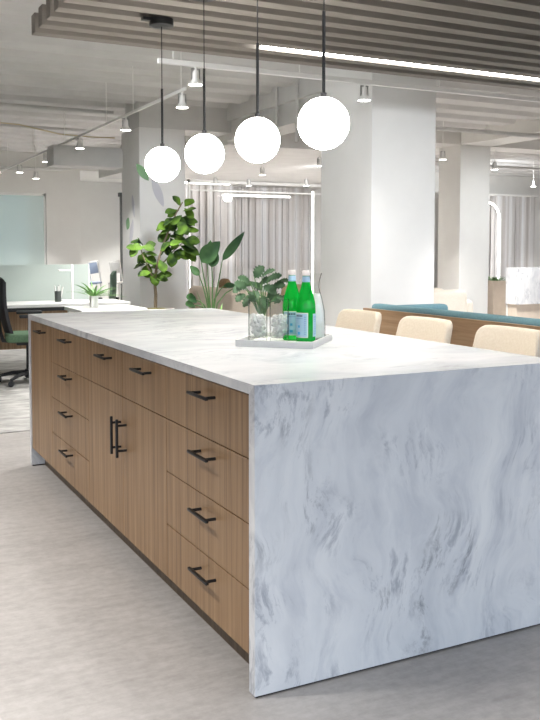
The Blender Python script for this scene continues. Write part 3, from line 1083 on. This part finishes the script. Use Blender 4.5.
trunk.tube([L2(157, 266), L2(164, 262, .06), L2(172, 252, .1), L2(182, 243, .12)], .011, 8, r2=.005)
trunk.build('trunk', 'bark', fg)
rnd = random.Random(11)
lv_ = MB()
spots = [(181, 207, 174, 196, 1.25), (184, 207, 192, 198, 1.2), (178, 211, 168, 213, .9), (183, 212, 197, 209, .8), (176, 219, 164, 224, 1.1), (180, 218, 198, 222, 1), (172, 226, 158, 228, 1.1),
         (176, 228, 160, 234, 1.1), (178, 226, 190, 216, 1), (170, 234, 158, 241, 1.2), (176, 234, 189, 228, 1.2), (182, 232, 199, 229, 1), (184, 240, 200, 241, 1.1), (178, 240, 197, 248, 1.2), (172, 242, 160, 250, 1.1),
         (180, 246, 200, 253, 1.2), (176, 250, 190, 259, 1.2), (172, 252, 174, 267, 1.2), (184, 250, 196, 261, 1.1), (168, 246, 158, 256, 1.1), (142, 247, 140.5, 242, .9), (143, 248, 155, 243, 1), (144, 254, 158, 255, 1.2), (144, 252, 143, 260, 1),
         (145, 258, 157, 262, 1.2), (148, 264, 146, 272, 1.1), (149, 268, 160, 266, 1), (151, 274, 158, 285, 1.1), (152, 276, 168, 280, 1.2), (155, 276, 171, 274, .9), (152, 272, 147, 273, .9),
         (178, 222, 186, 230, 1), (174, 230, 180, 242, 1.1), (180, 236, 186, 247, 1.1), (170, 238, 176, 248, 1), (165, 244, 170, 256, 1), (186, 244, 198, 235, 1), (160, 260, 166, 272, 1), (141, 250, 130, 246, .9), (144, 256, 135, 262, .9),
         (142, 244, 130.5, 240.5, 1), (146, 262, 136, 266, 1), (150, 270, 139, 276, 1)]
for k in range(26):
    q = spots[rnd.randrange(len(spots)-8)]
    ax, ay = q[0]+rnd.uniform(-4, 4), q[1]+rnd.uniform(-4, 4)
    an = rnd.uniform(0, 2*pi)
    spots.append((ax, ay, ax+13*cos(an), ay+10*sin(an)+3, rnd.uniform(.8, 1.05)))
for k, (u0, v0, u1, v1, s) in enumerate(spots):
    d0 = rnd.uniform(-.10, .12)
    d1 = d0+rnd.uniform(-.10, .06)
    nz = Vector((rnd.uniform(-.5, .2), rnd.uniform(-.9, -.2), rnd.uniform(.5, 1)))
    a_, b_ = L2(u0, v0, d0), L2(u1, v1, d1)
    dirn = (b_-a_).normalized()
    ln_ = max((b_-a_).length*.95, .14)
    lv_.leaf(a_, a_+dirn*ln_*1.05, .118*s, rnd.uniform(.05, .2), 'obovate', nz, .12)
lv_.build('foliage', 'fig', fg, ang=80)

bp = thing('bird_of_paradise', 'bird of paradise plant with tall paddle leaves beside the fig tree', 'potted plant', (2.60, 6.37, .0065))
MB().lathe([(0, 0), (.16, 0), (.20, .56), (.19, .565), (.18, .53), (0, .53)], 32, cap=False).build('pot', 'terra', bp)
MB().lathe([(0, .50), (.182, .50), (.182, .535), (0, .55)], 24, cap=False).build('soil', 'soil', bp)
px2 = .01066
def L3(u, v, dd=0.0):
    q = RV*((u-212)*px2)+FV*dd
    return Vector((q.x, q.y, 1.296+(250-v)*px2))
stk = MB(); lf_ = MB()
def stalk_leaf(path, tip, w, shape='paddle', droop=.12, nrm=(-.45, -.89, .25), r=.009):
    stk.tube([L3(*p) for p in path], r, 8, r2=r*.6)
    e = L3(*path[-1])
    lf_.leaf(e, L3(*tip), w, droop, shape, nrm, .22)
stalk_leaf([(210, 318), (207, 295), (203, 275), (201, 263)], (219, 242, -.05), .19)
stalk_leaf([(212, 318), (212, 295), (212, 280), (211.5, 268)], (214.5, 249, .05), .13)
stalk_leaf([(213, 318), (215, 298), (219, 278), (222, 261)], (244, 233.5, .1), .10, droop=-.12)
stalk_leaf([(211, 318), (209, 300), (208, 285), (207, 262)], (210, 240, .06), .10)
stalk_leaf([(214, 318), (217, 304), (225, 294), (233, 289)], (258, 281, -.1), .11, droop=.1, nrm=(-.2, -.5, .8))
stalk_leaf([(212, 318), (214, 300), (220, 290), (223, 287)], (239, 285, .05), .10, droop=.2, nrm=(-.2, -.5, .8))
stalk_leaf([(209, 318), (206, 300), (203, 288), (199, 276)], (189, 266, .05), .08, droop=.05)
stalk_leaf([(209, 318), (204, 306), (199, 302), (196, 301)], (188, 297, -.1), .13, 'round', nrm=(-.3, -.7, .6))
stalk_leaf([(210, 318), (203, 308), (197, 306), (194, 306)], (187, 304, -.1), .11, 'round', nrm=(-.3, -.7, .6))
stk.build('stalks', 'stalk', bp)
lf_.build('foliage', 'bop', bp, ang=80)

mn = thing('monstera', 'bushy split-leaf plant behind the tumblers', 'potted plant', (2.75, 5.48, .0065))
MB().lathe([(0, 0), (.17, 0), (.20, .54), (.19, .545), (.18, .51), (0, .51)], 32, cap=False).build('pot', 'planter', mn)
MB().lathe([(0, .48), (.182, .48), (.182, .515), (0, .53)], 24, cap=False).build('soil', 'soil', mn)
px3 = .00984
def L4(u, v, dd=0.0):
    q = RV*((u-262)*px3)+FV*dd
    return Vector((q.x, q.y, 1.296+(250-v)*px3))
st4 = MB(); lf4 = MB()
rnd = random.Random(2)
for (u0, v0, u1, v1, w) in [(254, 278, 262, 267, .14), (262, 276, 273, 268, .15), (268, 280, 280, 274, .14), (272, 287, 284, 284, .14), (264, 286, 276, 292, .15), (252, 284, 262, 289, .15), (246, 288, 236, 282, .13), (250, 282, 240, 276, .12),
                          (258, 292, 250, 300, .15), (268, 294, 280, 301, .15), (244, 294, 236, 300, .12), (260, 284, 270, 278, .13), (278, 282, 290, 280, .12), (252, 296, 242, 306, .13), (262, 296, 268, 308, .14), (276, 296, 290, 300, .12), (243, 286, 233, 291, .12)]:
    dd = rnd.uniform(-.14, .14)
    st4.tube([L4(262, 322), L4((262+u0)/2, (312+v0)/2, dd/2), L4(u0, v0, dd)], .006, 6, r2=.004)
    lf4.leaf(L4(u0, v0, dd), L4(u1, v1, dd-.05), w, .2, 'round', (rnd.uniform(-.6, 0), rnd.uniform(-.8, -.2), .8), .1, notch=.38, n=10)
st4.build('stalks', 'stalk', mn)
lf4.build('foliage', 'monstera', mn, ang=80)

sn = thing('snake_plant', 'low upright green plant between the tall paddle plant and the tumblers', 'potted plant', (2.30, 5.62, .0065))
MB().lathe([(0, 0), (.12, 0), (.15, .52), (.14, .525), (.135, .49), (0, .49)], 28, cap=False).build('pot', 'terra', sn)
bl_ = MB()
rnd = random.Random(9)
for i in range(16):
    a = rnd.random()*2*pi
    r0 = rnd.uniform(.0, .09)
    h = rnd.uniform(.20, .30) if i else .42
    b0 = Vector((r0*cos(a), r0*sin(a), .48))
    bl_.leaf(b0, b0+Vector((cos(a)*.10, sin(a)*.10, h)), .05, -.1, 'blade', (cos(a), sin(a), .1), .2, n=6)
bl_.build('foliage', 'fern', sn, ang=80)

# ------------------------------------------------------------ desks
def desk(label, x0, x1, y0, y1, panel=True):
    d_ = thing('desk', label, 'desk', ((x0+x1)/2, (y0+y1)/2, 0), 0)
    hx, hy = (x1-x0)/2, (y1-y0)/2
    MB().box((-hx, -hy, .705), (hx, hy, .74), .004, 1).build('desktop', 'whitemetal', d_)
    for sx in (-1, 1):
        for sy in (-1, 1):
            MB().box((sx*(hx-.05)-.025, sy*(hy-.06)-.025, 0.0062), (sx*(hx-.05)+.025, sy*(hy-.06)+.025, .705)).build('leg', 'whitemetal', d_, smooth=False)
    MB().box((-hx+.07, -hy+.03, .665), (hx-.07, -hy+.06, .705)).box((-hx+.07, hy-.07, .665), (hx-.07, hy-.03, .705)).build('frame', 'blackp', d_, smooth=False)
    if panel:
        MB().box((-hx+.1, hy-.035, .22), (hx-.1, hy-.01, .64)).build('modesty_panel', 'oak', d_, smooth=False)
    return d_
desk('long white desk with a glass screen behind the office chair', -1.3, 1.85, 6.86, 7.50)
desk('small white desk holding the potted fern beside the island corner', 1.02, 1.66, 5.75, 6.40, False)

sc = thing('desk_screen', 'pale green frosted glass screen along the back of the long desk', 'desk screen', (.4, 7.53, 0))
MB().box((-1.6, -.008, .62), (.29, .008, 1.135)).build('pane', 'frosted', sc, smooth=False)
MB().box((.29, -.008, .62), (1.18, .008, 1.135)).build('pane', 'frosted', sc, smooth=False)
MB().box((1.172, -.010, .62), (1.184, .010, 1.137)).build('edge', 'whitemetal', sc, smooth=False)
b_ = MB()
for x in (-1.3, 0, 1.05):
    b_.box((x-.03, -.028, .58), (x+.03, -.010, .74)).box((x-.03, -.028, .0062), (x+.03, .012, .60))
b_.build('bracket', 'whitemetal', sc, smooth=False)

dl = thing('desk_lamp', 'slim white T-shaped desk lamp in front of the green screen', 'desk lamp', (1.33, 7.30, .74))
MB().box((-.12, -.07, 0), (.12, .07, .012), .003).build('base', 'desklamp', dl)
MB().box((-.012, -.012, .012), (.012, .012, .40), .003).build('post', 'desklamp', dl)
MB().box((-.15, -.016, .325), (.012, .016, .343), .003).build('arm', 'desklamp', dl)

pc = thing('pencil_cup', 'dark pencil cup on the long desk', 'pencil cup', (1.15, 7.20, .74))
MB().lathe([(0, 0), (.034, 0), (.037, .115), (.034, .115), (.031, .006), (0, .006)], 24, cap=False).build('cup', 'darkframe', pc)
pcs = [(-.018, .0, -.035, .0, .165), (.008, .012, .02, .01, .175), (.018, -.01, .05, -.012, .155), (-.004, -.014, -.006, -.03, .16)]
for k, (x, y, x2, y2, h) in enumerate(pcs):
    o = MB().tube([(0, 0, 0), (x2-x, y2-y, h)], .0085, 8).build('marker_pen', 'whitemetal')
    o.location = (1.15+x, 7.20+y, .7465)
    tag(o, 'white marker pen standing in the dark pencil cup', 'pen', 'white pens in the pencil cup')

pf = thing('potted_fern', 'bright green fern in a square white pot on the small desk', 'potted plant', (1.245, 6.13, .74))
MB().box((-.036, -.036, 0), (.036, .036, .112), .006).build('pot', 'terra', pf)
fb = MB()
rnd = random.Random(7)
for i in range(26):
    a = rnd.random()*2*pi
    L = rnd.uniform(.14, .28)
    fb.leaf((.02*cos(a), .02*sin(a), .104), (cos(a)*L*.9, sin(a)*L*.9, .114+L*rnd.uniform(.35, .9)), .030, .35, 'blade', n=7)
for i in range(4):
    fb.leaf((.01, 0, .104), (RV.x*(.16+.05*i), RV.y*(.16+.05*i), .19-.012*i), .028, .18, 'blade', n=7)
fb.build('foliage', 'fern', pf, ang=80)

# ------------------------------------------------------------ office chairs and frame stools
def office_chair(label, loc, rz, fabric, backm):
    c_ = thing('office_chair', label, 'office chair', loc, rz)
    bs = MB()
    for k in range(5):
        a = 2*pi*k/5+.3
        bs.tube([(0, 0, .10), (.16*cos(a), .16*sin(a), .095), (.30*cos(a), .30*sin(a), .065)], .024, 8, r2=.014)
    bs.lathe([(0, .07), (.04, .07), (.04, .13), (.028, .14), (.026, .40), (0, .40)], 16, cap=False)
    bs = bs.build('base', 'blackp', c_)
    for k in range(5):
        a = 2*pi*k/5+.3
        w = MB()
        for s in (-.016, .016):
            mt = Matrix.Translation((.30*cos(a), .30*sin(a), .028)) @ Matrix.Rotation(a+pi/2+.4, 4, 'Z') @ Matrix.Translation((0, s, 0)) @ Matrix.Rotation(pi/2, 4, 'X')
            w.lathe([(0, -.009), (.026, -.009), (.028, -.005), (.028, .005), (.026, .009), (0, .009)], 16, cap=False, mtx=mt)
        w.tube([(.30*cos(a), .30*sin(a), .03), (.30*cos(a), .30*sin(a), .075)], .009, 8)
        w.build('caster', 'blackp', bs)
    MB().box((-.12, -.10, .375), (.12, .10, .42), .01).build('mechanism', 'blackp', c_)
    MB().box((-.22, -.24, .415), (.27, .24, .49), .03, 4).build('seat', fabric, c_)
    # back: a curved shell that leans away from the seat
    t = bmesh.new()
    nu, nv = 9, 12
    rows = []
    for j in range(nv+1):
        v = j/nv
        z = .50+.53*v
        wd = .225*(1-.22*v**2)*(.9+.1*sin(pi*min(v*1.4, 1)))
        row = []
        for i in range(nu+1):
            u = i/nu*2-1
            x = -.20-.07*v-.02*sin(pi*v*1.2)+.05*u*u
            row.append(t.verts.new((x, u*wd, z-(.05*u**4 if j == nv else 0))))
        rows.append(row)
    for a, b in zip(rows, rows[1:]):
        for i in range(nu):
            t.faces.new((a[i], a[i+1], b[i+1], b[i]))
    r = bmesh.ops.extrude_face_region(t, geom=t.faces[:])
    for v in r['geom']:
        if isinstance(v, bmesh.types.BMVert):
            v.co.x -= .028
    bmesh.ops.recalc_face_normals(t, faces=t.faces)
    m = MB(); m._merge(t)
    bk = m.build('backrest', backm, c_, ang=60)
    MB().tube([(-.08, 0, .40), (-.24, 0, .42), (-.27, 0, .52), (-.292, 0, .70)], .022, 8).build('back_bar', 'blackp', c_)
    for s in (-1, 1):
        MB().tube([(.02, s*.20, .41), (.02, s*.27, .43), (.03, s*.285, .52), (.03, s*.285, .655)], .020, 8).build('arm_post', 'blackp', c_)
        MB().box((-.10, s*.285-.04, .652), (.15, s*.285+.04, .682), .012, 3).build('arm_pad', 'blackp', c_)
    return c_
office_chair('black office chair with green seat turned sideways at the long desk', (.67, 6.40, .0065), R(-8), 'green_fabric', 'blackp')
office_chair('green-backed office chair near the leaf column beyond the fern', (1.90, 8.50, .0065), R(162), 'darkgreen', 'darkgreen')

def frame_stool(label, loc, rz, m='greyblue'):
    s = thing('frame_stool', label, 'stool', loc, rz, 'white wire-frame stools beyond the desks')
    for sx in (-1, 1):
        for sy in (-1, 1):
            MB().tube([(sx*.085, sy*.18, .0), (sx*.07, sy*.15, .80)], .011, 8).build('leg', 'whitemetal', s)
    MB().box((-.085, -.17, .80), (.085, .17, .83), .01).build('seat', m, s)
    mt = Matrix.Translation((0, .17, .82)) @ Matrix.Rotation(R(-10), 4, 'Y')
    MB().box((-.06, -.012, .13), (.06, .012, .29), .006, mtx=mt).build('backrest', m, s)
    b = MB()
    b.tube([(-.07, .17, .82), (-.115, .17, 1.11), (.025, .17, 1.135), (.07, .17, .82)], .011, 8)
    b.build('frame', 'whitemetal', s)
    return s
frame_stool('white-framed stool with blue-grey seat beside the green screen', (2.38, 10.2, .0065), R(-27))
frame_stool('white-framed stool with white seat beside the leaf column', (2.66, 10.05, .0065), R(-27), 'whitemetal')
